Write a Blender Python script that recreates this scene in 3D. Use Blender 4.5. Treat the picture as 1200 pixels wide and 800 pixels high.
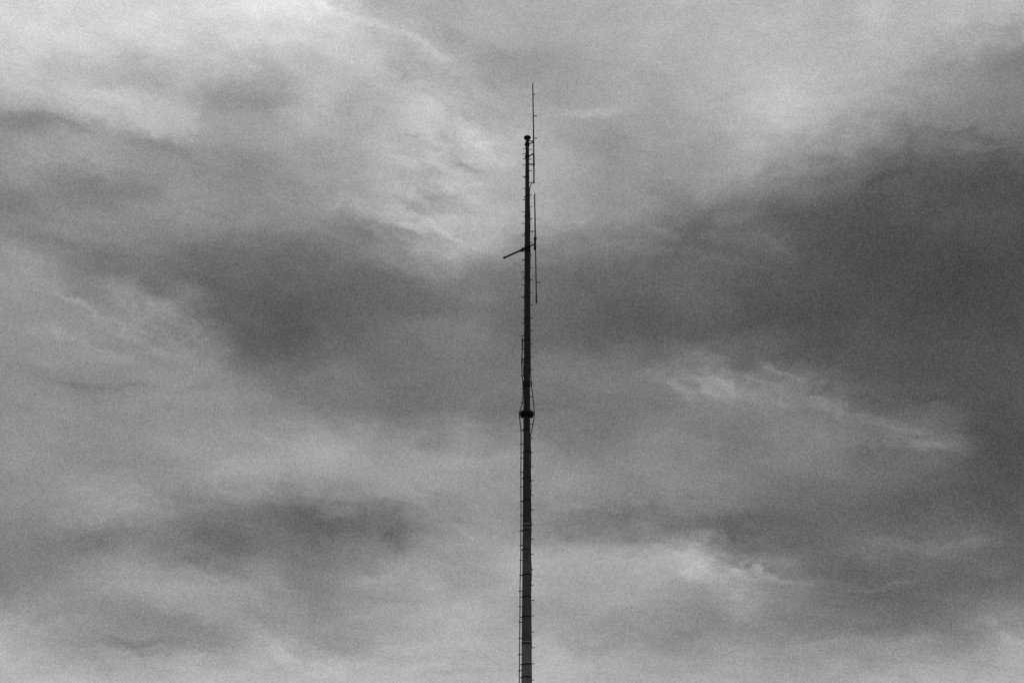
import bpy, bmesh, math, random
import numpy as np
from mathutils import Vector, Matrix

S = bpy.context.scene
for o in list(bpy.data.objects):
    bpy.data.objects.remove(o, do_unlink=True)
R = math.radians
random.seed(7)

# ------------------------------------------------------------------ camera
cam_d = bpy.data.cameras.new('camera')
cam = bpy.data.objects.new('camera', cam_d)
S.collection.objects.link(cam)
cam_d.sensor_width = 36
cam_d.lens = 50.0
cam_d.clip_start = 0.1
cam_d.clip_end = 9000
cam.location = (0, 0, 1.6)
cam.rotation_euler = (Matrix.Rotation(R(90 + 26.8), 4, 'X') @ Matrix.Rotation(0.0072, 4, 'Z')).to_euler()
S.camera = cam
S.render.resolution_x, S.render.resolution_y = 1024, 682

S.view_settings.view_transform = 'Standard'
S.view_settings.look = 'None'
S.view_settings.exposure = 0
S.view_settings.gamma = 1
S.view_settings.use_curve_mapping = False

# ------------------------------------------------------------------ sun, veiled by the overcast behind the mast
SUN_EL, SUN_AZ = R(52), R(-9)
sd = bpy.data.lights.new('sun', 'SUN')
sd.energy = 0.5
sd.angle = R(16)
sd.color = (1.0, 0.97, 0.93)
sun = bpy.data.objects.new('sun', sd)
S.collection.objects.link(sun)
sdir = Vector((math.sin(SUN_AZ) * math.cos(SUN_EL), math.cos(SUN_AZ) * math.cos(SUN_EL), math.sin(SUN_EL)))
sun.rotation_euler = (-sdir).to_track_quat('-Z', 'Y').to_euler()
sun.location = (0, 0, 80)

# ------------------------------------------------------------------ sky: high veil of cloud in layers
# tone of the cloud deck by compass bearing (columns, 2 deg) and elevation (rows, 1.5 deg)
AZ0,AZ1,EL0,EL1=-26.0,26.0,12.0,42.0
CLOUD_TONE=[
 [176,176,176,176,186,177,177,189,174,177,178,185,177,177,173,175,170,163,169,170,167,180,179,169,169,169,169],
 [182,184,184,184,166,155,159,174,171,174,176,183,176,177,172,173,168,160,163,163,156,162,161,160,157,155,152],
 [133,139,146,153,145,140,135,133,156,152,151,167,167,172,158,149,153,140,141,134,126,115,120,138,136,133,128],
 [123,122,123,124,138,156,158,154,148,135,151,154,171,162,161,167,161,136,150,123,104,102,104,109,103,99,95],
 [142,140,136,131,128,127,125,108,119,120,131,145,144,164,163,150,153,167,138,103,109,104,110,91,92,92,93],
 [129,131,135,143,147,155,130,127,111,101,121,125,139,148,131,111,117,119,96,107,99,90,96,87,101,102,103],
 [149,145,140,145,136,145,151,154,148,153,161,155,150,146,151,131,130,137,121,114,111,104,97,87,83,74,68],
 [130,135,141,144,141,141,140,148,149,156,140,143,144,139,133,129,133,119,118,128,120,93,108,78,76,84,92],
 [151,143,135,131,141,133,140,136,128,131,113,113,123,123,107,112,125,129,129,122,100,93,85,76,92,87,81],
 [144,150,154,140,138,138,136,123,106,112,117,115,111,116,121,113,111,130,120,105,83,81,83,86,75,75,76],
 [147,143,139,139,137,138,121,108,92,101,102,116,115,113,101,101,92,83,90,81,81,81,74,74,76,76,75],
 [130,141,143,133,112,121,109,97,98,99,98,97,126,105,108,103,99,97,89,82,83,80,75,72,75,74,73],
 [121,116,125,142,139,129,117,115,107,110,117,149,154,116,110,107,105,105,99,98,86,80,79,81,78,74,77],
 [137,137,144,129,133,144,140,137,142,134,161,170,182,164,146,137,128,122,126,96,90,86,85,77,80,90,97],
 [153,143,158,172,146,146,142,139,146,160,168,161,178,169,172,150,142,137,155,145,123,109,103,110,102,117,123],
 [192,184,177,191,194,177,155,159,165,161,179,180,178,177,171,151,152,157,160,175,171,168,139,140,128,132,132],
 [210,207,205,185,168,178,157,150,178,164,185,191,171,171,161,158,162,161,175,190,182,175,176,157,146,131,138],
 [212,210,212,214,211,200,197,179,189,188,184,172,165,149,159,164,172,167,173,180,182,177,185,179,181,183,185],
 [212,209,211,209,205,213,216,218,212,195,179,165,183,172,164,167,176,182,175,178,182,184,185,186,196,192,185],
 [212,208,213,207,206,215,218,235,223,174,167,173,167,165,172,177,174,186,184,181,183,183,186,184,195,195,185],
 [212,207,214,206,206,216,218,238,217,173,167,173,167,165,172,177,174,185,185,180,183,182,187,183,193,197,185],
]
FEATHERS=[ # azimuth, elevation, half length, half width (deg), tilt (deg), strength
 (-4.03,37.27,4.01,2.34,-27,0.7),
 (-2.48,34.46,2.72,2.04,1,0.9),
 (-4.02,31.71,3.75,2.38,-18,1.2),
 (-5.35,34.20,2.03,1.36,3,0.6),
 (-15.45,26.30,2.61,1.63,27,0.7),
 (9.77,24.76,4.35,1.34,-14,0.9),
 (8.53,18.08,4.31,1.49,-13,1.0),
 (17.31,21.92,3.48,0.95,-7,0.5),
 (-16.21,18.90,1.91,1.27,5,0.5),
 (-2.90,19.94,3.41,1.53,-9,0.6),
 (4.35,19.91,3.73,1.19,-2,0.6),
 (15.25,16.69,2.86,0.70,1,0.5),
 (7.13,30.38,4.07,1.19,-14,0.5),
 (19.92,33.35,2.81,0.94,-11,0.4),
 (-10.30,14.39,3.91,1.30,3,0.3),
 (-9.50,39.42,1.98,0.66,6,0.5),
]
WISPS=[ # azimuth, elevation, half length, half width (deg), tilt (deg), tone
 (-2.07,34.81,2.71,1.22,-29,16),
 (-4.51,33.73,2.03,0.47,-13,10),
 (-4.85,34.90,1.48,0.40,-17,-10),
 (-2.26,33.89,1.36,0.27,-14,-9),
 (-4.83,31.85,3.06,0.31,-16,11),
 (-3.40,31.15,2.73,0.24,-14,11),
 (-3.97,30.45,2.05,0.41,-20,8),
 (-5.20,31.15,2.38,0.20,-15,-8),
 (-3.24,32.31,2.39,0.24,-12,8),
 (-21.43,33.35,4.31,0.68,6,-14),
 (-16.68,33.45,2.87,0.64,-6,-10),
 (-19.35,32.29,4.71,0.75,5,8),
 (-18.93,29.93,3.47,0.63,1,-6),
 (-13.86,28.32,5.58,1.18,-16,-8),
 (-15.35,26.91,2.29,0.85,33,9),
 (-17.75,24.86,3.50,0.45,3,5),
 (-9.53,39.71,1.11,0.39,-9,16),
 (13.45,35.74,2.33,1.99,-67,6),
 (20.71,33.54,3.42,0.37,-15,-8),
 (21.70,32.84,2.76,0.28,-9,6),
 (8.66,29.85,3.04,0.30,-14,9),
 (12.35,29.92,2.00,0.27,-39,6),
 (8.46,24.67,3.03,0.54,-10,11),
 (12.19,24.99,2.12,0.30,-42,12),
 (13.52,23.90,2.94,0.36,-24,9),
 (15.85,22.67,2.88,0.38,-17,5),
 (17.91,23.61,2.53,0.38,-4,-8),
 (7.10,17.81,3.00,1.00,-10,7),
 (9.72,17.63,2.50,0.39,-17,15),
 (8.91,18.46,2.65,0.40,-15,-8),
 (11.71,16.80,1.62,0.23,-10,9),
 (15.41,16.68,2.55,0.22,5,11),
 (-16.36,18.82,1.45,0.22,49,7),
 (-16.74,17.87,2.50,0.31,26,-6),
 (-5.03,19.04,1.68,0.67,62,-9),
 (-7.21,19.64,5.05,0.88,0,-6),
 (-14.60,14.10,4.76,0.57,1,-8),
 (-9.46,14.42,1.99,0.27,-39,8),
 (19.61,14.36,1.77,0.47,-37,9),
 (0.21,38.26,3.03,0.74,-10,-6),
 (4.19,36.06,3.04,0.30,2,7),
 (6.40,31.37,1.57,0.41,-38,6),
 (15.08,18.01,3.83,0.38,-2,6),
 (-10.90,21.13,3.98,0.60,8,5),
 (12.34,14.61,4.52,0.45,3,5),
 (-7.55,39.14,1.98,0.40,-13,10),
 (-4.29,38.32,2.82,0.53,-27,11),
 (-3.46,39.00,2.99,0.66,-28,-6),
 (-7.25,38.04,1.31,0.33,-36,6),
 (-5.73,37.33,1.19,0.30,-32,-6),
 (-17.06,34.12,1.59,0.70,-3,9),
 (-14.67,35.04,2.32,1.00,69,-6),
 (-8.89,35.00,2.00,1.20,-5,6),
 (-8.38,32.28,1.55,0.27,10,8),
 (-6.70,31.09,2.71,0.68,-15,-10),
 (-17.47,27.67,1.93,1.09,-28,6),
 (-12.90,27.16,3.32,1.20,-35,-7),
 (-21.16,28.26,2.47,0.68,4,7),
 (-20.61,29.14,3.10,0.56,4,-7),
 (-14.99,26.95,0.73,0.30,67,7),
 (0.63,36.87,1.49,0.34,4,6),
 (3.35,35.92,2.71,0.34,1,7),
 (3.31,34.68,2.38,0.81,-2,-5),
 (10.08,31.71,3.00,0.60,7,-9),
 (9.47,31.12,2.35,0.40,-5,-6),
 (3.42,31.69,0.61,0.48,-2,6),
 (18.93,33.11,0.82,0.57,-11,6),
 (17.17,32.45,2.54,0.76,27,-7),
 (-18.82,23.83,1.89,0.32,-7,-9),
 (-16.52,23.70,2.57,0.32,5,-9),
 (-13.88,24.20,1.83,0.29,21,-8),
 (-17.70,19.93,1.88,0.38,29,6),
 (-15.54,20.27,1.49,0.32,-17,5),
 (-17.43,18.04,2.18,0.31,21,-7),
 (-4.76,18.55,1.14,0.67,62,-9),
 (-3.65,20.80,1.71,0.27,-21,-6),
 (-5.66,17.15,2.35,0.40,7,6),
 (-5.28,16.47,3.02,0.47,-2,-6),
 (-9.13,16.73,1.66,0.40,3,6),
 (-10.00,15.64,2.00,0.53,-36,-8),
 (-7.19,14.63,2.99,0.53,-8,-7),
 (-7.19,13.53,2.31,0.59,2,7),
 (-2.41,13.56,2.34,0.40,8,-8),
 (10.02,25.56,2.01,0.54,-4,-8),
 (7.53,24.72,2.03,0.47,-31,8),
 (17.47,21.83,3.78,0.50,-11,11),
 (0.91,20.30,1.23,0.48,-10,-7),
 (3.63,20.02,2.04,0.41,-6,-7),
 (5.77,19.49,1.22,0.54,18,9),
 (9.98,17.81,0.60,0.20,56,9),
 (10.64,17.51,2.28,0.39,-26,-9),
 (17.39,17.78,3.75,0.56,-3,7),
 (5.95,15.92,4.69,0.74,10,-7),
 (3.46,14.26,1.96,0.98,-61,6),
 (-15.76,27.20,0.73,0.23,80,8),
 (-14.32,26.59,0.67,0.20,59,8),
 (-13.61,26.22,0.60,0.20,45,7),
 (-16.60,27.24,0.73,0.23,90,6),
 (-4.11,34.01,1.90,0.27,-16,8),
 (-2.77,33.14,2.18,0.31,-15,8),
 (-3.60,33.49,1.90,0.20,-15,-8),
 (-3.40,32.37,2.04,0.20,-12,-6),
 (-5.29,31.46,1.83,0.24,-19,8),
 (-2.41,31.65,1.37,0.20,-17,-6),
 (-2.06,33.96,1.50,0.24,-19,-6),
 (-6.76,36.98,1.66,0.23,-26,6),
 (-6.08,36.25,1.53,0.20,-28,-5),
 (8.98,25.15,1.68,0.24,-28,6),
 (10.44,24.04,2.00,0.23,-15,5),
 (13.41,24.48,1.64,0.20,-34,6),
 (9.18,17.45,1.98,0.26,-13,7),
 (10.71,17.05,1.30,0.20,-17,7),
 (6.43,18.50,1.35,0.34,8,6),
 (7.30,15.22,5.65,1.33,2,-7),
 (1.73,14.44,2.01,1.48,-0,8),
 (9.56,18.77,3.29,0.79,-25,-11),
 (4.98,17.80,5.72,1.14,-10,7),
 (-5.75,19.12,2.16,1.35,2,-4),
 (-2.69,18.52,1.90,1.70,1,8),
 (-19.92,33.35,4.68,0.81,4,-9),
 (-19.79,34.69,3.74,0.62,4,6),
 (-18.23,25.63,4.45,1.91,-8,5),
 (-11.39,26.28,3.01,2.01,-25,-7),
 (16.34,22.35,3.82,1.15,-17,8),
 (10.12,24.57,4.34,0.87,-14,6),
 (9.87,25.95,4.36,0.74,-4,-7),
 (-15.25,14.12,3.47,0.57,1,-9),
 (-18.24,14.76,2.78,0.56,-3,7),
 (-12.09,15.44,2.61,0.52,-7,6),
 (-13.70,39.09,4.21,0.84,9,7),
 (-9.27,14.11,1.66,0.40,-39,6),
 (-17.81,27.52,2.56,0.64,-21,7),
 (-21.03,27.55,2.47,1.24,-1,5),
 (-1.44,18.60,3.06,1.50,-5,6),
 (3.57,18.24,4.06,1.15,-9,6),
 (-1.48,21.99,5.48,0.62,2,6),
 (-19.54,27.12,2.02,0.28,-17,10),
 (-18.37,26.55,2.05,0.26,-28,10),
 (-16.85,25.97,1.76,0.26,-34,9),
 (-19.63,25.61,2.01,0.31,-7,8),
 (-17.82,25.28,2.04,0.26,-13,8),
 (-15.64,25.54,1.76,0.26,-24,8),
 (-19.78,24.43,2.18,0.28,3,6),
 (-15.59,27.89,2.09,0.65,-30,-8),
 (14.71,23.35,2.27,0.26,-20,8),
 (16.70,22.48,2.22,0.25,-17,8),
 (9.03,24.88,1.68,0.27,-14,7),
 (11.32,25.50,1.53,0.23,-35,8),
 (-1.67,35.32,1.69,0.34,-27,8),
 (-0.82,34.15,1.22,0.34,-39,8),
 (-5.59,38.69,2.31,0.23,-24,7),
 (-1.63,33.12,1.36,0.24,-17,7),
 (16.06,22.88,4.16,1.28,-15,6),
 (12.28,24.17,3.63,1.12,-11,5),
 (10.55,17.25,2.94,0.52,-13,6),
 (13.24,16.77,2.57,0.29,-6,6),
]


W = bpy.data.worlds.new('World')
S.world = W
W.use_nodes = True
nt = W.node_tree
nt.nodes.clear()


def nd(t, **kw):
    n = nt.nodes.new(t)
    for k, v in kw.items():
        setattr(n, k, v)
    return n


def sock(n, i):
    return n.inputs[i]


def put(n, i, v):
    if isinstance(v, bpy.types.NodeSocket):
        nt.links.new(v, n.inputs[i])
    elif v is not None:
        n.inputs[i].default_value = v


def M(op, a, b=None, c=None):
    n = nd('ShaderNodeMath', operation=op)
    put(n, 0, a); put(n, 1, b); put(n, 2, c)
    return n.outputs[0]


def V(op, a, b=None, c=None):
    n = nd('ShaderNodeVectorMath', operation=op)
    put(n, 0, a); put(n, 1, b)
    if c is not None: put(n, 2, c)
    return n.outputs['Value'] if op in ('DOT_PRODUCT', 'LENGTH') else n.outputs['Vector']


def noise(vec, scale, detail, rough=0.5, lac=2.0, dist=0.0, color=False):
    n = nd('ShaderNodeTexNoise', noise_dimensions='3D')
    put(n, 'Vector', vec); put(n, 'Scale', scale); put(n, 'Detail', detail)
    put(n, 'Roughness', rough); put(n, 'Lacunarity', lac); put(n, 'Distortion', dist)
    return n.outputs['Color'] if color else n.outputs[0]


def mapped(vec, rot=(0, 0, 0), scale=(1, 1, 1), loc=(0, 0, 0), kind='POINT'):
    n = nd('ShaderNodeMapping', vector_type=kind)
    put(n, 'Vector', vec); put(n, 'Rotation', rot); put(n, 'Scale', scale); put(n, 'Location', loc)
    return n.outputs[0]


tc = nd('ShaderNodeTexCoord')
D0 = tc.outputs['Generated']
# the cloud is layered: detail is flatter than it is wide
Dl = mapped(D0, scale=(1, 1, 2.2))
warp_big = V('SUBTRACT', noise(Dl, 7, 2, 0.5, color=True), (0.5, 0.5, 0.5))
warp_fine = V('SUBTRACT', noise(Dl, 24, 6, 0.66, color=True), (0.5, 0.5, 0.5))
sep = nd('ShaderNodeSeparateXYZ')
put(sep, 0, D0)
DEG = 180 / math.pi
az = M('MULTIPLY', M('ARCTAN2', sep.outputs[0], sep.outputs[1]), DEG)
el = M('MULTIPLY', M('ARCSINE', sep.outputs[2]), DEG)
comb = nd('ShaderNodeCombineXYZ')
put(comb, 0, az); put(comb, 1, el)
AE = comb.outputs[0]
AEw = V('ADD', AE, V('ADD', V('MULTIPLY', warp_big, (1.2, 0.8, 0)), V('MULTIPLY', warp_fine, (3.7, 2.5, 0))))
sw = nd('ShaderNodeSeparateXYZ')
put(sw, 0, AEw)

T = np.array(CLOUD_TONE, float)
MEAN = float(T.mean())
ne, na = T.shape
azs = np.linspace(AZ0, AZ1, na)
els = np.linspace(EL0, EL1, ne)
# away from the table the deck settles back to its mean tone
Tp = np.zeros((ne + 3, na + 4))
Tp[1:-2, 2:-2] = T - MEAN
Tp[1:-2, 1] = (T[:, 0] - MEAN) * 0.6
Tp[1:-2, -2] = (T[:, -1] - MEAN) * 0.6
Tp[-2] = Tp[-3] * 0.6
Tp[0] = Tp[1] * 0.9
azp = np.concatenate([[azs[0] - 9, azs[0] - 4], azs, [azs[-1] + 4, azs[-1] + 9]])
elp = np.concatenate([[els[0] - 3], els, [els[-1] + 4, els[-1] + 10]])
# low end runs on to the horizon at the same tone, high end fades
U, s, Vt = np.linalg.svd(Tp, full_matrices=False)
RANK = 12
tone = MEAN


def ramp(fac, pos, cols):
    n = nd('ShaderNodeValToRGB')
    cr = n.color_ramp
    cr.interpolation = 'CARDINAL'
    while len(cr.elements) < len(pos):
        cr.elements.new(0.5)
    for e, p in zip(cr.elements, pos):
        e.position = float(p)
    for e, c in zip(cr.elements, cols):
        e.color = (float(c[0]), float(c[1]), float(c[2]), 1)
    put(n, 0, fac)
    return n.outputs[0]


fa = M('DIVIDE', M('SUBTRACT', sw.outputs[0], float(azp[0])), float(azp[-1] - azp[0]))
fe = M('DIVIDE', M('SUBTRACT', sw.outputs[1], float(elp[0])), float(elp[-1] - elp[0]))
pa = (azp - azp[0]) / (azp[-1] - azp[0])
pe = (elp - elp[0]) / (elp[-1] - elp[0])
for k in range(0, RANK, 3):
    A = Vt[k:k + 3].T.copy()
    B = (U[:, k:k + 3] * s[k:k + 3]).copy()
    ma = np.abs(A).max(0); mb = np.abs(B).max(0)
    ra = ramp(fa, pa, A / ma * 0.5 + 0.5)
    rb = ramp(fe, pe, B / mb * 0.5 + 0.5)
    va = V('MULTIPLY', V('SUBTRACT', ra, (0.5, 0.5, 0.5)), tuple(float(x) for x in 4 * ma * mb))
    vb = V('SUBTRACT', rb, (0.5, 0.5, 0.5))
    tone = M('ADD', V('DOT_PRODUCT', va, vb), tone)

# broad banks of cloud right round the sky
bank = M('SUBTRACT', noise(mapped(D0, scale=(1, 1, 3.0)), 3.0, 4, 0.55, dist=0.6), 0.5)
away = nd('ShaderNodeMapRange', interpolation_type='SMOOTHSTEP')     # the table above already holds the banks near the mast
put(away, 0, V('LENGTH', V('MULTIPLY', V('SUBTRACT', AE, (0, 27, 0)), (1 / 27, 1 / 17, 0))))
put(away, 1, 0.95); put(away, 2, 1.7); put(away, 3, 0.0); put(away, 4, 170.0)
tone = M('MULTIPLY_ADD', bank, away.outputs[0], tone)

# separate wisps and rolls drawn out by the wind
AEf = V('ADD', AE, V('ADD', V('MULTIPLY', warp_big, (0.5, 0.4, 0)), V('MULTIPLY', warp_fine, (3.0, 2.0, 0))))
base_vec = AEf
for i, (a, e, ra_, rb_, t, v) in enumerate(WISPS):
    # ellipse in true degrees -> ellipse in (bearing, elevation)
    c, s_ = math.cos(R(t)), math.sin(R(t))
    A = np.diag([1 / ra_, 1 / rb_]) @ np.array([[c, s_], [-s_, c]]) @ np.diag([math.cos(R(e)), 1])
    _, sv, vt = np.linalg.svd(A)
    c = mapped(AEf, loc=(a, e, 0), rot=(0, 0, math.atan2(vt[0, 1], vt[0, 0])), scale=(1 / sv[0], 1 / sv[1], 1), kind='TEXTURE')
    g = nd('ShaderNodeTexGradient', gradient_type='QUADRATIC_SPHERE')
    put(g, 0, c)
    tone = M('MULTIPLY_ADD', g.outputs['Fac'], float(v) * 1.7, tone)
    if i % 10 == 9:     # keeps the shader compiler from holding every wisp in memory at once
        AEf = V('ADD', base_vec, M('MULTIPLY', tone, 1e-6))

# patches where the cloud is combed into ripples and feathers
comb_in = 0.0
for (a, e, ra_, rb_, t, v) in FEATHERS:
    c, s_ = math.cos(R(t)), math.sin(R(t))
    A = np.diag([1 / ra_, 1 / rb_]) @ np.array([[c, s_], [-s_, c]]) @ np.diag([math.cos(R(e)), 1])
    _, sv, vt = np.linalg.svd(A)
    c = mapped(AEf, loc=(a, e, 0), rot=(0, 0, math.atan2(vt[0, 1], vt[0, 0])), scale=(1 / sv[0], 1 / sv[1], 1), kind='TEXTURE')
    g = nd('ShaderNodeTexGradient', gradient_type='SPHERICAL')
    put(g, 0, c)
    comb_in = M('MULTIPLY_ADD', g.outputs['Fac'], float(v), comb_in)
rip = noise(mapped(V('ADD', D0, V('MULTIPLY', warp_fine, (.03, .03, .03))), rot=(0, R(17), 0), scale=(1, 1, 1 / 3.2), kind='TEXTURE'), 26, 7, 0.66, dist=0.5)
rip = M('SUBTRACT', rip, 0.5)
tone = M('MULTIPLY_ADD', M('MULTIPLY', comb_in, rip), 135.0, tone)

# cloud texture at every bearing: billows, wind-drawn fibres; film grain imitated by very fine noise over the sky
bil = M('SUBTRACT', noise(mapped(D0, rot=(0, R(-10), 0), scale=(1, 1, 1 / 1.8), kind='TEXTURE'), 19, 8, 0.62, dist=0.2), 0.5)
fib = M('SUBTRACT', noise(mapped(D0, rot=(0, R(12), 0), scale=(1, 1, 1 / 3.0), kind='TEXTURE'), 26, 7, 0.64, dist=0.4), 0.5)
film_grain = M('SUBTRACT', noise(D0, 820, 1, 0.8), 0.5)
# thick grey cloud is smoother than the bright, thin cloud
soft = M('MULTIPLY', M('POWER', M('DIVIDE', M('MAXIMUM', tone, 40.0), 255.0), 1.2), 2.0)
tone = M('MULTIPLY_ADD', M('MULTIPLY', bil, soft), 27.0, tone)
tone = M('MULTIPLY_ADD', M('MULTIPLY', fib, soft), 20.0, tone)
tone = M('MULTIPLY_ADD', film_grain, 58.0, tone)
tone = M('MAXIMUM', M('DIVIDE', tone, 255.0), 0.12)
lum = M('POWER', tone, 2.2)

# near-neutral cloud: cool in the middle tones, a little warm low down
tint = nd('ShaderNodeValToRGB')
low = nd('ShaderNodeMapRange')
put(low, 0, el); put(low, 1, 13.0); put(low, 2, 41.0); put(low, 3, 0.0); put(low, 4, 1.0)
nt.links.new(low.outputs[0], tint.inputs[0])
for p_ in (0.28, 0.7):
    tint.color_ramp.elements.new(p_)
for e_, c_ in zip(tint.color_ramp.elements, [(1.025, 0.99, 0.99), (0.978, 0.998, 1.025), (0.985, 1.0, 1.012), (1.0, 1.0, 0.985)]):
    e_.color = c_ + (1,)
cl = nd('ShaderNodeVectorMath', operation='SCALE')
nt.links.new(tint.outputs[0], cl.inputs[0])
nt.links.new(lum, cl.inputs['Scale'])

sky = nd('ShaderNodeTexSky', sky_type='NISHITA')
sky.sun_disc = False
sky.sun_elevation = SUN_EL
sky.sun_rotation = SUN_AZ
bw = nd('ShaderNodeRGBToBW')
nt.links.new(sky.outputs[0], bw.inputs[0])
bg_sky = nd('ShaderNodeBackground')
nt.links.new(bw.outputs[0], bg_sky.inputs[0])
bg_sky.inputs[1].default_value = 0.06
bg_cl = nd('ShaderNodeBackground')
nt.links.new(cl.outputs[0], bg_cl.inputs[0])
bg_cl.inputs[1].default_value = 1.0
mx = nd('ShaderNodeMixShader')
mx.inputs[0].default_value = 0.98           # the deck covers all but a trace of the sky
nt.links.new(bg_sky.outputs[0], mx.inputs[1])
nt.links.new(bg_cl.outputs[0], mx.inputs[2])
out = nd('ShaderNodeOutputWorld')
nt.links.new(mx.outputs[0], out.inputs[0])

# ------------------------------------------------------------------ materials


def material(name, base, rough=0.6, metal=0.0, var=0.3, scale=3.0, streak=6.0, bump=0.02):
    m = bpy.data.materials.new(name)
    m.use_nodes = True
    t = m.node_tree
    p = t.nodes['Principled BSDF']
    tcn = t.nodes.new('ShaderNodeTexCoord')
    mp = t.nodes.new('ShaderNodeMapping')
    mp.inputs['Scale'].default_value = (streak, streak, 1)
    t.links.new(tcn.outputs['Object'], mp.inputs[0])
    n = t.nodes.new('ShaderNodeTexNoise')
    n.inputs['Scale'].default_value = scale
    n.inputs['Detail'].default_value = 6
    n.inputs['Roughness'].default_value = 0.65
    t.links.new(mp.outputs[0], n.inputs['Vector'])
    r = t.nodes.new('ShaderNodeValToRGB')
    r.color_ramp.elements[0].position = 0.3
    r.color_ramp.elements[1].position = 0.72
    r.color_ramp.elements[0].color = tuple(c * (1 - var) for c in base) + (1,)
    r.color_ramp.elements[1].color = tuple(c * (1 + var) for c in base) + (1,)
    t.links.new(n.outputs[0], r.inputs[0])
    t.links.new(r.outputs[0], p.inputs['Base Color'])
    b = t.nodes.new('ShaderNodeBump')
    b.inputs['Strength'].default_value = 0.4
    b.inputs['Distance'].default_value = bump
    t.links.new(n.outputs[0], b.inputs['Height'])
    t.links.new(b.outputs[0], p.inputs['Normal'])
    p.inputs['Roughness'].default_value = rough
    p.inputs['Metallic'].default_value = metal
    p.inputs['Specular IOR Level'].default_value = 0.25
    return m


def g(v):
    return (v, v * 1.0, v * 0.99)


MAST_UP = material('mast_steel_darkest', g(0.034), var=.45)  # shaft base colour steps paler by sections, from top down to foot
MAST_MID = material('mast_steel_dark', g(0.055), var=.4)
MAST_LOW = material('mast_steel_mid_grey', g(0.115), var=.5, streak=3, scale=1.5)
MAST_FOOT = material('mast_steel_pale', g(0.235), var=.5, streak=3, scale=1.2)
MAST_BASE = material('mast_steel_palest', g(0.24), var=.3)
BLACK = material('black_fittings', g(0.018), rough=0.7)
RUBBER = material('cable_sheath', g(0.022), rough=0.8, var=0.2)
STEEL = material('dull_bolt_steel', g(0.05), rough=0.6)
SEAL = material('pale_joint_sealant', g(0.38), rough=0.8)
ROD = material('antenna_rod_paint', g(0.022), rough=0.5)
CONC = material('footing_concrete', (0.30, 0.29, 0.27), rough=0.9, streak=1, scale=6)

# ------------------------------------------------------------------ mesh helpers


def link(name, bm, mat, parent=None, smooth=True):
    me = bpy.data.meshes.new(name)
    bmesh.ops.recalc_face_normals(bm, faces=bm.faces)
    bm.to_mesh(me)
    bm.free()
    me.materials.append(mat)
    if smooth:
        me.polygons.foreach_set('use_smooth', [True] * len(me.polygons))
        me.set_sharp_from_angle(angle=R(40))
    o = bpy.data.objects.new(name, me)
    S.collection.objects.link(o)
    o.parent = parent
    return o


def lathe(bm, prof, seg=24, c=(0, 0, 0), closed=True):
    """rings of (radius, height) round the vertical through c"""
    rings = []
    for r, z in prof:
        rings.append([bm.verts.new((c[0] + r * math.cos(2 * math.pi * i / seg), c[1] + r * math.sin(2 * math.pi * i / seg), c[2] + z)) for i in range(seg)])
    for a, b in zip(rings, rings[1:]):
        for i in range(seg):
            bm.faces.new((a[i], a[(i + 1) % seg], b[(i + 1) % seg], b[i]))
    if closed:
        bm.faces.new(rings[0][::-1])
        bm.faces.new(rings[-1])


def tube(bm, pts, rad, seg=8):
    pts = [Vector(p) for p in pts]
    if not hasattr(rad, '__len__'):
        rad = [rad] * len(pts)
    rings = []
    ref = Vector((0, 1, 0)) if abs((pts[-1] - pts[0]).normalized().y) < 0.8 else Vector((0, 0, 1))
    for i, p in enumerate(pts):
        d = (pts[min(i + 1, len(pts) - 1)] - pts[max(i - 1, 0)]).normalized()
        u = d.cross(ref).normalized()
        v = d.cross(u).normalized()
        rings.append([bm.verts.new(p + (u * math.cos(2 * math.pi * k / seg) + v * math.sin(2 * math.pi * k / seg)) * rad[i]) for k in range(seg)])
    for a, b in zip(rings, rings[1:]):
        for k in range(seg):
            bm.faces.new((a[k], a[(k + 1) % seg], b[(k + 1) % seg], b[k]))
    bm.faces.new(rings[0][::-1])
    bm.faces.new(rings[-1])


def box(bm, c, s, rz=0.0, bevel=0.0):
    r = bmesh.ops.create_cube(bm, size=1.0)
    vs = r['verts']
    bmesh.ops.scale(bm, vec=s, verts=vs)
    if bevel:
        es = list({e for v in vs for e in v.link_edges})
        rr = bmesh.ops.bevel(bm, geom=es, offset=bevel, segments=2, affect='EDGES', profile=0.5)
        vs = list({v for f in rr['faces'] for v in f.verts} | {v for v in vs if v.is_valid})
        seen = set(vs); stack = list(vs)
        while stack:
            v = stack.pop()
            for e in v.link_edges:
                w = e.other_vert(v)
                if w not in seen:
                    seen.add(w); stack.append(w)
        vs = list(seen)
    bmesh.ops.rotate(bm, verts=vs, matrix=Matrix.Rotation(rz, 3, 'Z'), cent=(0, 0, 0))
    bmesh.ops.translate(bm, vec=c, verts=vs)


def blob(bm, c, r, sx=1, sy=1, sz=1):
    m = Matrix.Translation(c) @ Matrix.Diagonal((sx, sy, sz, 1))
    bmesh.ops.create_uvsphere(bm, u_segments=10, v_segments=7, radius=r, matrix=m)


def smooth_path(pts, n=6):
    """Catmull-Rom through the points"""
    P = [Vector(p) for p in pts]
    P = [2 * P[0] - P[1]] + P + [2 * P[-1] - P[-2]]
    res = []
    for i in range(1, len(P) - 2):
        for k in range(n):
            t = k / n
            a, b, c, d = P[i - 1], P[i], P[i + 1], P[i + 2]
            res.append(0.5 * ((2 * b) + (c - a) * t + (2 * a - 5 * b + 4 * c - d) * t * t + (3 * b - a - 3 * c + d) * t ** 3))
    res.append(P[-2])
    return res


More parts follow.
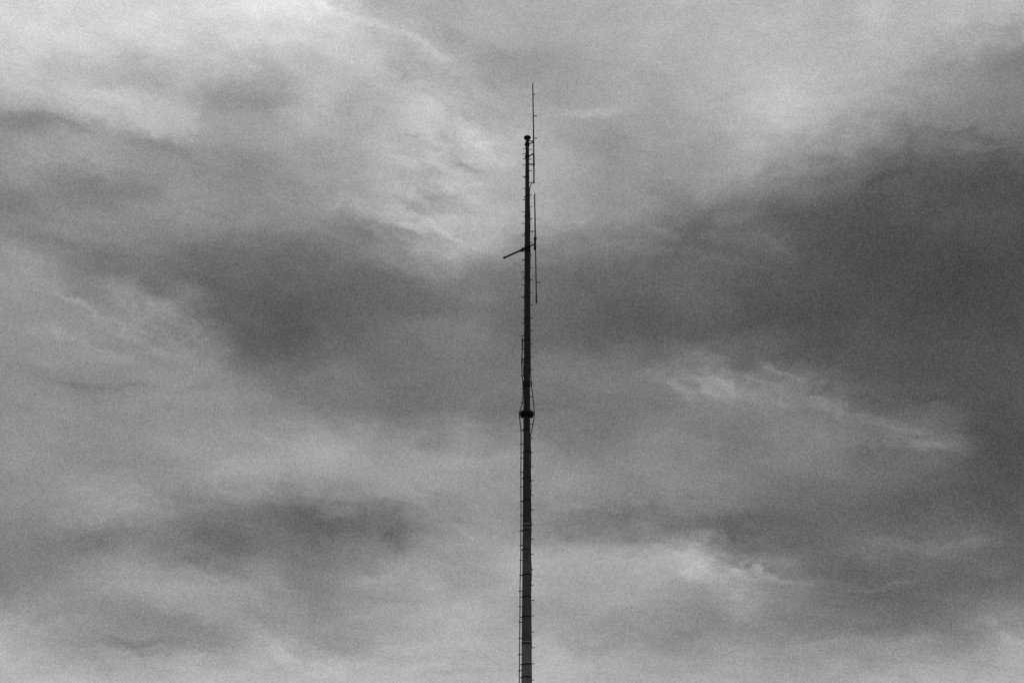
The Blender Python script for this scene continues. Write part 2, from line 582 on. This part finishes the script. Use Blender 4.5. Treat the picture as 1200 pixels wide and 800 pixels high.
# ------------------------------------------------------------------ ground (below the frame, carries the mast)
bm = bmesh.new()
n = 48
L = 4000.0
vs = []
for j in range(n + 1):
    row = []
    for i in range(n + 1):
        x = math.copysign(abs(2 * i / n - 1) ** 3, i - n / 2) * L
        y = math.copysign(abs(2 * j / n - 1) ** 3, j - n / 2) * L
        row.append(bm.verts.new((x, y, 0)))
    vs.append(row)
for j in range(n):
    for i in range(n):
        bm.faces.new((vs[j][i], vs[j][i + 1], vs[j + 1][i + 1], vs[j + 1][i]))
GM = material('rough_grass_ground', (0.055, 0.07, 0.035), rough=0.95, var=0.45, scale=0.35, streak=1, bump=0.1)
ground = link('ground', bm, GM, smooth=False)
ground['kind'] = 'structure'

# ------------------------------------------------------------------ the mast
MX, MY = 0.818, 69.55
mast = bpy.data.objects.new('radio_mast', None)
S.collection.objects.link(mast)
mast.location = (MX, MY, 0)
mast['label'] = 'tall dark tapering radio mast with step bolts and a black collar ring'
mast['category'] = 'mast'

PROF = [(0, .64), (18.3, .48), (21.3, .458), (22.4, .44), (25, .42), (28.7, .392), (31.6, .362), (34.2, .35),
        (36.8, .33), (41, .302), (44.5, .275), (47, .24), (50.0, .20), (60, .20)]


def rad(z):
    return 0.5 * float(np.interp(z, [p[0] for p in PROF], [p[1] for p in PROF]))


# tapering tubes stacked end to end
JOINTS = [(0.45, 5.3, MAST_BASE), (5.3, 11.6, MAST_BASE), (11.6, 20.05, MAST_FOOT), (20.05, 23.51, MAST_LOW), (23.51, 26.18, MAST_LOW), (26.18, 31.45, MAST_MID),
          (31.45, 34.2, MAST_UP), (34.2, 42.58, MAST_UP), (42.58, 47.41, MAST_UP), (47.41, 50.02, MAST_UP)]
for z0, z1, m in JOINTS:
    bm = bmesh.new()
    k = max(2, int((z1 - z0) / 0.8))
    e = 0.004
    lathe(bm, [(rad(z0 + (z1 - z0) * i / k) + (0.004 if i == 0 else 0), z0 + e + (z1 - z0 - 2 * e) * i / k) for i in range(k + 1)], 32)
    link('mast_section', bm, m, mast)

# straps clamped round the shaft, each with a bolted ear on the left
STRAPS = [47.41, 46.07, 44.77, 43.6, 40.73, 39.46, 38.13, 36.81, 35.65, 31.45, 30.18, 28.73, 27.47, 25.85, 24.83, 23.51, 22.36, 21.33, 18.95, 18.32,
          17.1, 15.9, 14.7, 13.5, 12.3, 11.1, 9.9, 8.7, 7.5, 6.3]
for i, z in enumerate(STRAPS):
    bm = bmesh.new()
    r = rad(z)
    h = random.uniform(0.022, 0.036)
    lathe(bm, [(r - .004, -h), (r + .012, -h), (r + .014, h), (r - .004, h)], 32, (0, 0, z), closed=False)
    a = math.pi + random.uniform(-.25, .25)
    box(bm, ((r + .03) * math.cos(a), (r + .03) * math.sin(a), z), (.05, .05, .05), a, .006)
    tube(bm, [((r + .035) * math.cos(a), (r + .035) * math.sin(a) - .05, z), ((r + .035) * math.cos(a), (r + .035) * math.sin(a) + .05, z)], .01, 6)
    st = link('clamp_strap', bm, BLACK, mast)
    st.rotation_euler = (random.uniform(-.02, .02), random.uniform(-.02, .02), 0)
    # turn the strap about its own height, not about the foot of the mast
    st.matrix_local = Matrix.Translation((0, 0, z)) @ st.rotation_euler.to_matrix().to_4x4() @ Matrix.Translation((0, 0, -z))

# flanged joints with a pale sealant line
for z in (26.18, 20.05, 11.6, 5.3):
    bm = bmesh.new()
    r = rad(z)
    lathe(bm, [(r - .004, -.1), (r + .010, -.1), (r + .016, -.03), (r - .004, -.025)], 32, (0, 0, z), closed=False)
    f = link('joint_flange', bm, BLACK, mast)
    bm = bmesh.new()
    lathe(bm, [(r - .004, -.022), (r + .014, -.022), (r + .014, .026), (r - .004, .034)], 32, (0, 0, z), closed=False)
    link('sealant_line', bm, SEAL, f)

# heavy sleeve where the two halves of the shaft meet
bm = bmesh.new()
r = rad(34.2)
lathe(bm, [(r + .001, -.24), (r + .024, -.20), (r + .024, .12), (r + .001, .16)], 32, (0.0, 0, 34.2))
box(bm, (-.12, -.12, 33.98), (.12, .1, .2), R(45), .01)
sl = link('joint_sleeve', bm, BLACK, mast)
for i in range(8):
    a = 2 * math.pi * (i + .5) / 8
    bm = bmesh.new()
    blob(bm, ((r + .032) * math.cos(a), (r + .032) * math.sin(a), 34.25), .018)
    link('sleeve_bolt', bm, STEEL, sl)

# collar ring
CZ = 32.42
bm = bmesh.new()
r = rad(CZ)
lathe(bm, [(r + .002, -.12), (.30, -.125), (.35, -.105), (.37, -.06), (.37, .05), (.345, .095), (.28, .115), (r + .002, .12)], 32, (0, 0, CZ))
collar = link('collar_ring', bm, BLACK, mast)
for a in [R(v) for v in (20, 65, 110, 155, 200, 245, 290, 335)]:
    bm = bmesh.new()
    c, s_ = math.cos(a), math.sin(a)
    box(bm, (c * (r + .09), s_ * (r + .09), CZ - .15), (.16, .02, .10), a)
    link('gusset', bm, BLACK, collar)
for a in [R(v) for v in (0, 45, 90, 135, 180, 225, 270, 315)]:
    bm = bmesh.new()
    c, s_ = math.cos(a), math.sin(a)
    lathe(bm, [(.022, -.045), (.022, -.02), (.012, -.02), (.012, .17), (.022, .17), (.022, .20)], 6, (c * .33, s_ * .33, CZ - .09))
    link('collar_bolt', bm, STEEL, collar)
for x, dz in ((-.295, -.07), (.285, -.04)):
    bm = bmesh.new()
    box(bm, (x, -.10, CZ + dz - .03), (.13, .17, .13), 0, .02)
    box(bm, (x + math.copysign(.085, x), -.10, CZ + dz), (.03, .05, .05), 0, .004)
    link('collar_lug', bm, BLACK, collar)

# step bolts, alternating left and right
bm = bmesh.new()
tube(bm, [(0, 0, 0), (.15, 0, -.002), (.157, 0, 0)], [.021, .021, .021], 8)
tube(bm, [(.150, 0, 0), (.166, 0, .003)], [.029, .026], 8)
tube(bm, [(.006, 0, 0), (.026, 0, 0)], [.028, .028], 6)
bolt0 = link('step_bolt', bm, STEEL, mast)
first = True


def bolt(side, z):
    global first
    o = bolt0 if first else bolt0.copy()
    if not first:
        S.collection.objects.link(o)
    first = False
    o.parent = mast
    o.location = (side * (rad(z) - .006), random.uniform(-.02, .02), z)
    o.rotation_euler = (0, random.uniform(-.10, .10), (0 if side > 0 else math.pi) + random.uniform(-.25, .25))
    k = random.uniform(.9, 1.08)
    o.scale = (k, 1, 1)


for k in range(-3, 54):
    bolt(-1, 46.676 - .8 * k)
    bolt(1, 46.205 - .8 * k + (0.05 if k < 0 else 0))
bolt(1, 49.40)
bolt(-1, 48.70)
bolt(-1, 49.45)

# top cap like a mushroom
bm = bmesh.new()
lathe(bm, [(.085, -.22), (.085, -.10), (.11, -.05), (.19, -.045), (.21, -.01), (.208, .03), (.17, .075), (.10, .105), (.03, .115)], 28, (0, 0, 50.2))
link('top_cap', bm, BLACK, mast)
for z0, z1, w in ((49.58, 49.86, .138), (48.72, 49.0, .128)):
    bm = bmesh.new()
    lathe(bm, [(rad(z0), 0), (w * .85, .02), (w, .08), (w, z1 - z0 - .05), (w * .8, z1 - z0)], 24, (0, 0, z0))
    box(bm, (-w, 0, (z0 + z1) / 2), (.04, .08, .12), 0, .006)
    link('head_clamp', bm, BLACK, mast)
for a, b, rr in (((.08, -.02, 49.97), (.37, -.02, 49.95), .034), ((.08, -.02, 49.73), (.31, -.02, 49.86), .034),
                 ((.09, -.02, 48.88), (.305, -.02, 49.03), .04), ((.09, -.02, 48.33), (.40, -.02, 48.31), .042)):
    bm = bmesh.new()
    tube(bm, [a, b], rr, 10)
    blob(bm, b, rr * 1.25)
    link('antenna_bracket', bm, BLACK, mast)

# cross arm held in front of the shaft, level, running back to the left
AZ = 42.60
pL, pR = Vector((-1.302, 1.01, AZ)), Vector((.385, -.525, AZ))
d = (pR - pL).normalized()
bm = bmesh.new()
mid = pL + d * 1.55
tube(bm, [pL, mid], [.056, .056], 12)
tube(bm, [mid, pR], [.042, .040], 12)
arm = link('cross_arm', bm, BLACK, mast)
bm = bmesh.new()
tube(bm, [pL - d * .03, pL + d * .06], .07, 12)
link('end_cap', bm, BLACK, arm)
bm = bmesh.new()
ang = math.atan2(d.y, d.x)
box(bm, tuple(pL + d * 1.38 + Vector((0, 0, -.03))), (.16, .13, .16), ang, .012)
box(bm, (.0, -.10, AZ - .02), (.26, .14, .34), 0, .012)
lathe(bm, [(rad(AZ) + .002, -.2), (rad(AZ) + .022, -.2), (rad(AZ) + .022, .14), (rad(AZ) + .002, .14)], 28, (0, 0, AZ))
link('arm_clamp', bm, BLACK, arm)
for dz in (-.1, .1):
    for dx in (-.07, .07):
        bm = bmesh.new()
        tube(bm, [(dx, -.16, AZ + dz), (dx, -.20, AZ + dz)], .013, 6)
        link('clamp_bolt', bm, STEEL, arm)

# cables strapped to the shaft
pts = [(-.235, 0, 36.93), (-.25, 0, 36.3), (-.275, 0, 35.7), (-.28, 0, 35.3), (-.26, 0, 34.7), (-.215, -.02, 34.2), (-.205, -.03, 33.6), (-.232, -.03, 33.1), (-.30, -.02, 32.8),
       (-.36, 0, 32.6), (-.40, 0, 32.42), (-.385, 0, 32.2), (-.35, 0, 31.9), (-.315, 0, 31.6), (-.30, 0, 31.2), (-.30, 0, 30.2), (-.302, 0, 29), (-.297, 0, 28), (-.288, 0, 27), (-.292, 0, 26),
       (-.29, 0, 25), (-.30, 0, 24), (-.322, 0, 23), (-.322, 0, 22), (-.325, 0, 21), (-.33, 0, 20), (-.332, 0, 19), (-.345, 0, 18), (-.36, 0, 15), (-.38, 0, 10), (-.40, 0, 5), (-.42, 0, 1.2), (-.40, 0, .45)]
bm = bmesh.new()
tube(bm, smooth_path(pts, 5), .025, 8)
link('feeder_cable', bm, RUBBER, mast)
# tail of a second, paler cable beside it high up
bm = bmesh.new()
tube(bm, smooth_path([(-.262, -.02, 37.0), (-.27, -.03, 36.4), (-.245, -.04, 35.7), (-.20, -.05, 35.2), (-.175, -.05, 34.6)], 5), .018, 8)
link('feeder_cable', bm, RUBBER, mast)

pts = [(.37, -.02, 47.12), (.28, -.02, 47.03), (.20, -.02, 46.85), (.14, -.02, 46.62), (.135, -.02, 46.1), (.138, -.02, 45.4), (.158, -.02, 44.9), (.166, -.02, 44.3), (.158, -.02, 43.8), (.15, -.02, 43.2),
       (.175, -.02, 42.5), (.16, -.02, 41), (.165, -.02, 39), (.172, -.02, 37.5), (.182, -.02, 36), (.188, -.02, 35.1), (.20, -.02, 34.75), (.235, -.02, 34.35), (.262, -.02, 33.9), (.315, -.02, 33.5),
       (.355, -.02, 33.1), (.385, -.02, 32.7), (.405, -.02, 32.42), (.385, -.02, 32.15), (.35, -.02, 31.95), (.30, -.02, 31.65), (.24, -.02, 31.35), (.195, -.02, 31.1), (.19, -.02, 30.8)]
for z, q in ((30.5, .012), (30.18, .026), (29.8, .032), (29.4, .014), (29, .008), (28.73, .016), (28.3, .034), (27.9, .018), (27.47, .01), (27.1, .02), (26.7, .012), (26.3, .03), (25.85, .026),
             (25.2, .004), (24.83, -.004), (24.3, .006), (23.9, .026), (23.51, .03), (23, .01), (22.36, -.002), (21.8, .01), (21.33, .0), (20.6, .006), (20.05, .014), (19.5, .004), (18.95, .008), (18.3, .012), (17, 0), (14, .01), (10, 0), (5, .01), (.46, .01)):
    pts.append((rad(z) + q, -.02, z))
bm = bmesh.new()
tube(bm, smooth_path(pts, 5), .025, 8)
link('feeder_cable', bm, RUBBER, mast)

# foot of the mast
bm = bmesh.new()
lathe(bm, [(.72, -.25), (.72, .40), (.66, .45), (.01, .45)], 8, (0, 0, 0))
link('footing', bm, CONC, mast, smooth=False)
bm = bmesh.new()
lathe(bm, [(.48, .452), (.48, .49), (.33, .49), (.315, .60)], 32, (0, 0, 0), closed=False)
bp = link('base_plate', bm, MAST_BASE, mast)
for i in range(12):
    bm = bmesh.new()
    a = 2 * math.pi * i / 12
    lathe(bm, [(.03, 0), (.03, .03), (.015, .03), (.015, .08)], 6, (.41 * math.cos(a), .41 * math.sin(a), .491))
    link('anchor_bolt', bm, STEEL, bp)

# ------------------------------------------------------------------ upper whip antenna
w1 = bpy.data.objects.new('whip_antenna', None)
S.collection.objects.link(w1)
w1.location = (MX + .39, MY - .02, 47.05)
w1['label'] = 'upper thin whip antenna reaching above the mushroom cap at the mast top'
w1['category'] = 'antenna'
w1['group'] = 'antennas fixed to the mast'


def rel(x, z, o, y=0.0):
    return (x - (o.location.x - MX), y, z - o.location.z)


bm = bmesh.new()
tube(bm, [rel(.318, 54.14, w1), rel(.345, 52.4, w1), rel(.368, 50.6, w1)], [.032, .036, .037], 10)
tube(bm, [rel(.366, 50.75, w1), rel(.372, 50.1, w1), rel(.385, 48.3, w1), rel(.392, 47.05, w1)], [.039, .041, .041, .041], 10)
link('rod', bm, ROD, w1)
bm = bmesh.new()
tube(bm, [rel(.378, 49.05, w1), rel(.381, 48.95, w1), rel(.388, 48.2, w1), rel(.388, 48.1, w1)], [.04, .05, .052, .042], 12)
link('feed_sleeve', bm, BLACK, w1)
bm = bmesh.new()
tube(bm, [rel(.392, 47.12, w1), rel(.392, 47.0, w1)], .044, 10)
link('end_cap', bm, BLACK, w1)
for z, x0, x1, dz, rr in ((53.35, .33, .395, -.02, .024), (51.76, .352, .535, 0, .024), (50.14, .37, .53, .04, .024)):
    bm = bmesh.new()
    tube(bm, [rel(x0, z, w1), rel(x1, z + dz, w1)], rr, 8)
    blob(bm, rel(x1, z + dz, w1), .042)
    link('side_stub', bm, ROD, w1)

# ------------------------------------------------------------------ lower whip antenna on the arm
w2 = bpy.data.objects.new('whip_antenna.001', None)
S.collection.objects.link(w2)
w2.location = (MX + .43, MY - .56, 42.25)
w2['label'] = 'lower double whip antenna clamped upright on the right end of the cross arm'
w2['category'] = 'antenna'
w2['group'] = 'antennas fixed to the mast'
bm = bmesh.new()
tube(bm, [rel(.418, 45.93, w2), rel(.436, 44.6, w2), rel(.455, 43.0, w2), rel(.470, 42.3, w2)], [.033, .038, .041, .041], 10)
link('rod', bm, ROD, w2)
bm = bmesh.new()
tube(bm, [rel(.470, 42.3, w2), rel(.490, 40.6, w2), rel(.502, 39.55, w2)], [.032, .032, .032], 10)
tube(bm, [rel(.502, 39.6, w2), rel(.505, 39.3, w2), rel(.512, 38.82, w2)], [.034, .041, .043], 10)
link('rod', bm, ROD, w2)
bm = bmesh.new()
tube(bm, [rel(.432, 42.98, w2), rel(.432, 42.30, w2)], [.056, .062], 14)
lathe(bm, [(.05, -.025), (.098, -.025), (.098, .02), (.05, .02)], 16, rel(.452, 42.97, w2))
lathe(bm, [(.05, -.08), (.075, -.07), (.078, .05), (.06, .07)], 16, rel(.432, 42.30, w2))
link('feed_sleeve', bm, BLACK, w2)
for z, x0, x1 in ((43.43, .45, .255), (40.13, .49, .71)):
    bm = bmesh.new()
    tube(bm, [rel(x0, z, w2), rel(x1, z, w2)], .025, 8)
    blob(bm, rel(x1, z, w2), .044)
    link('side_stub', bm, ROD, w2)

S.render.engine = 'CYCLES'
S.cycles.use_denoising = False
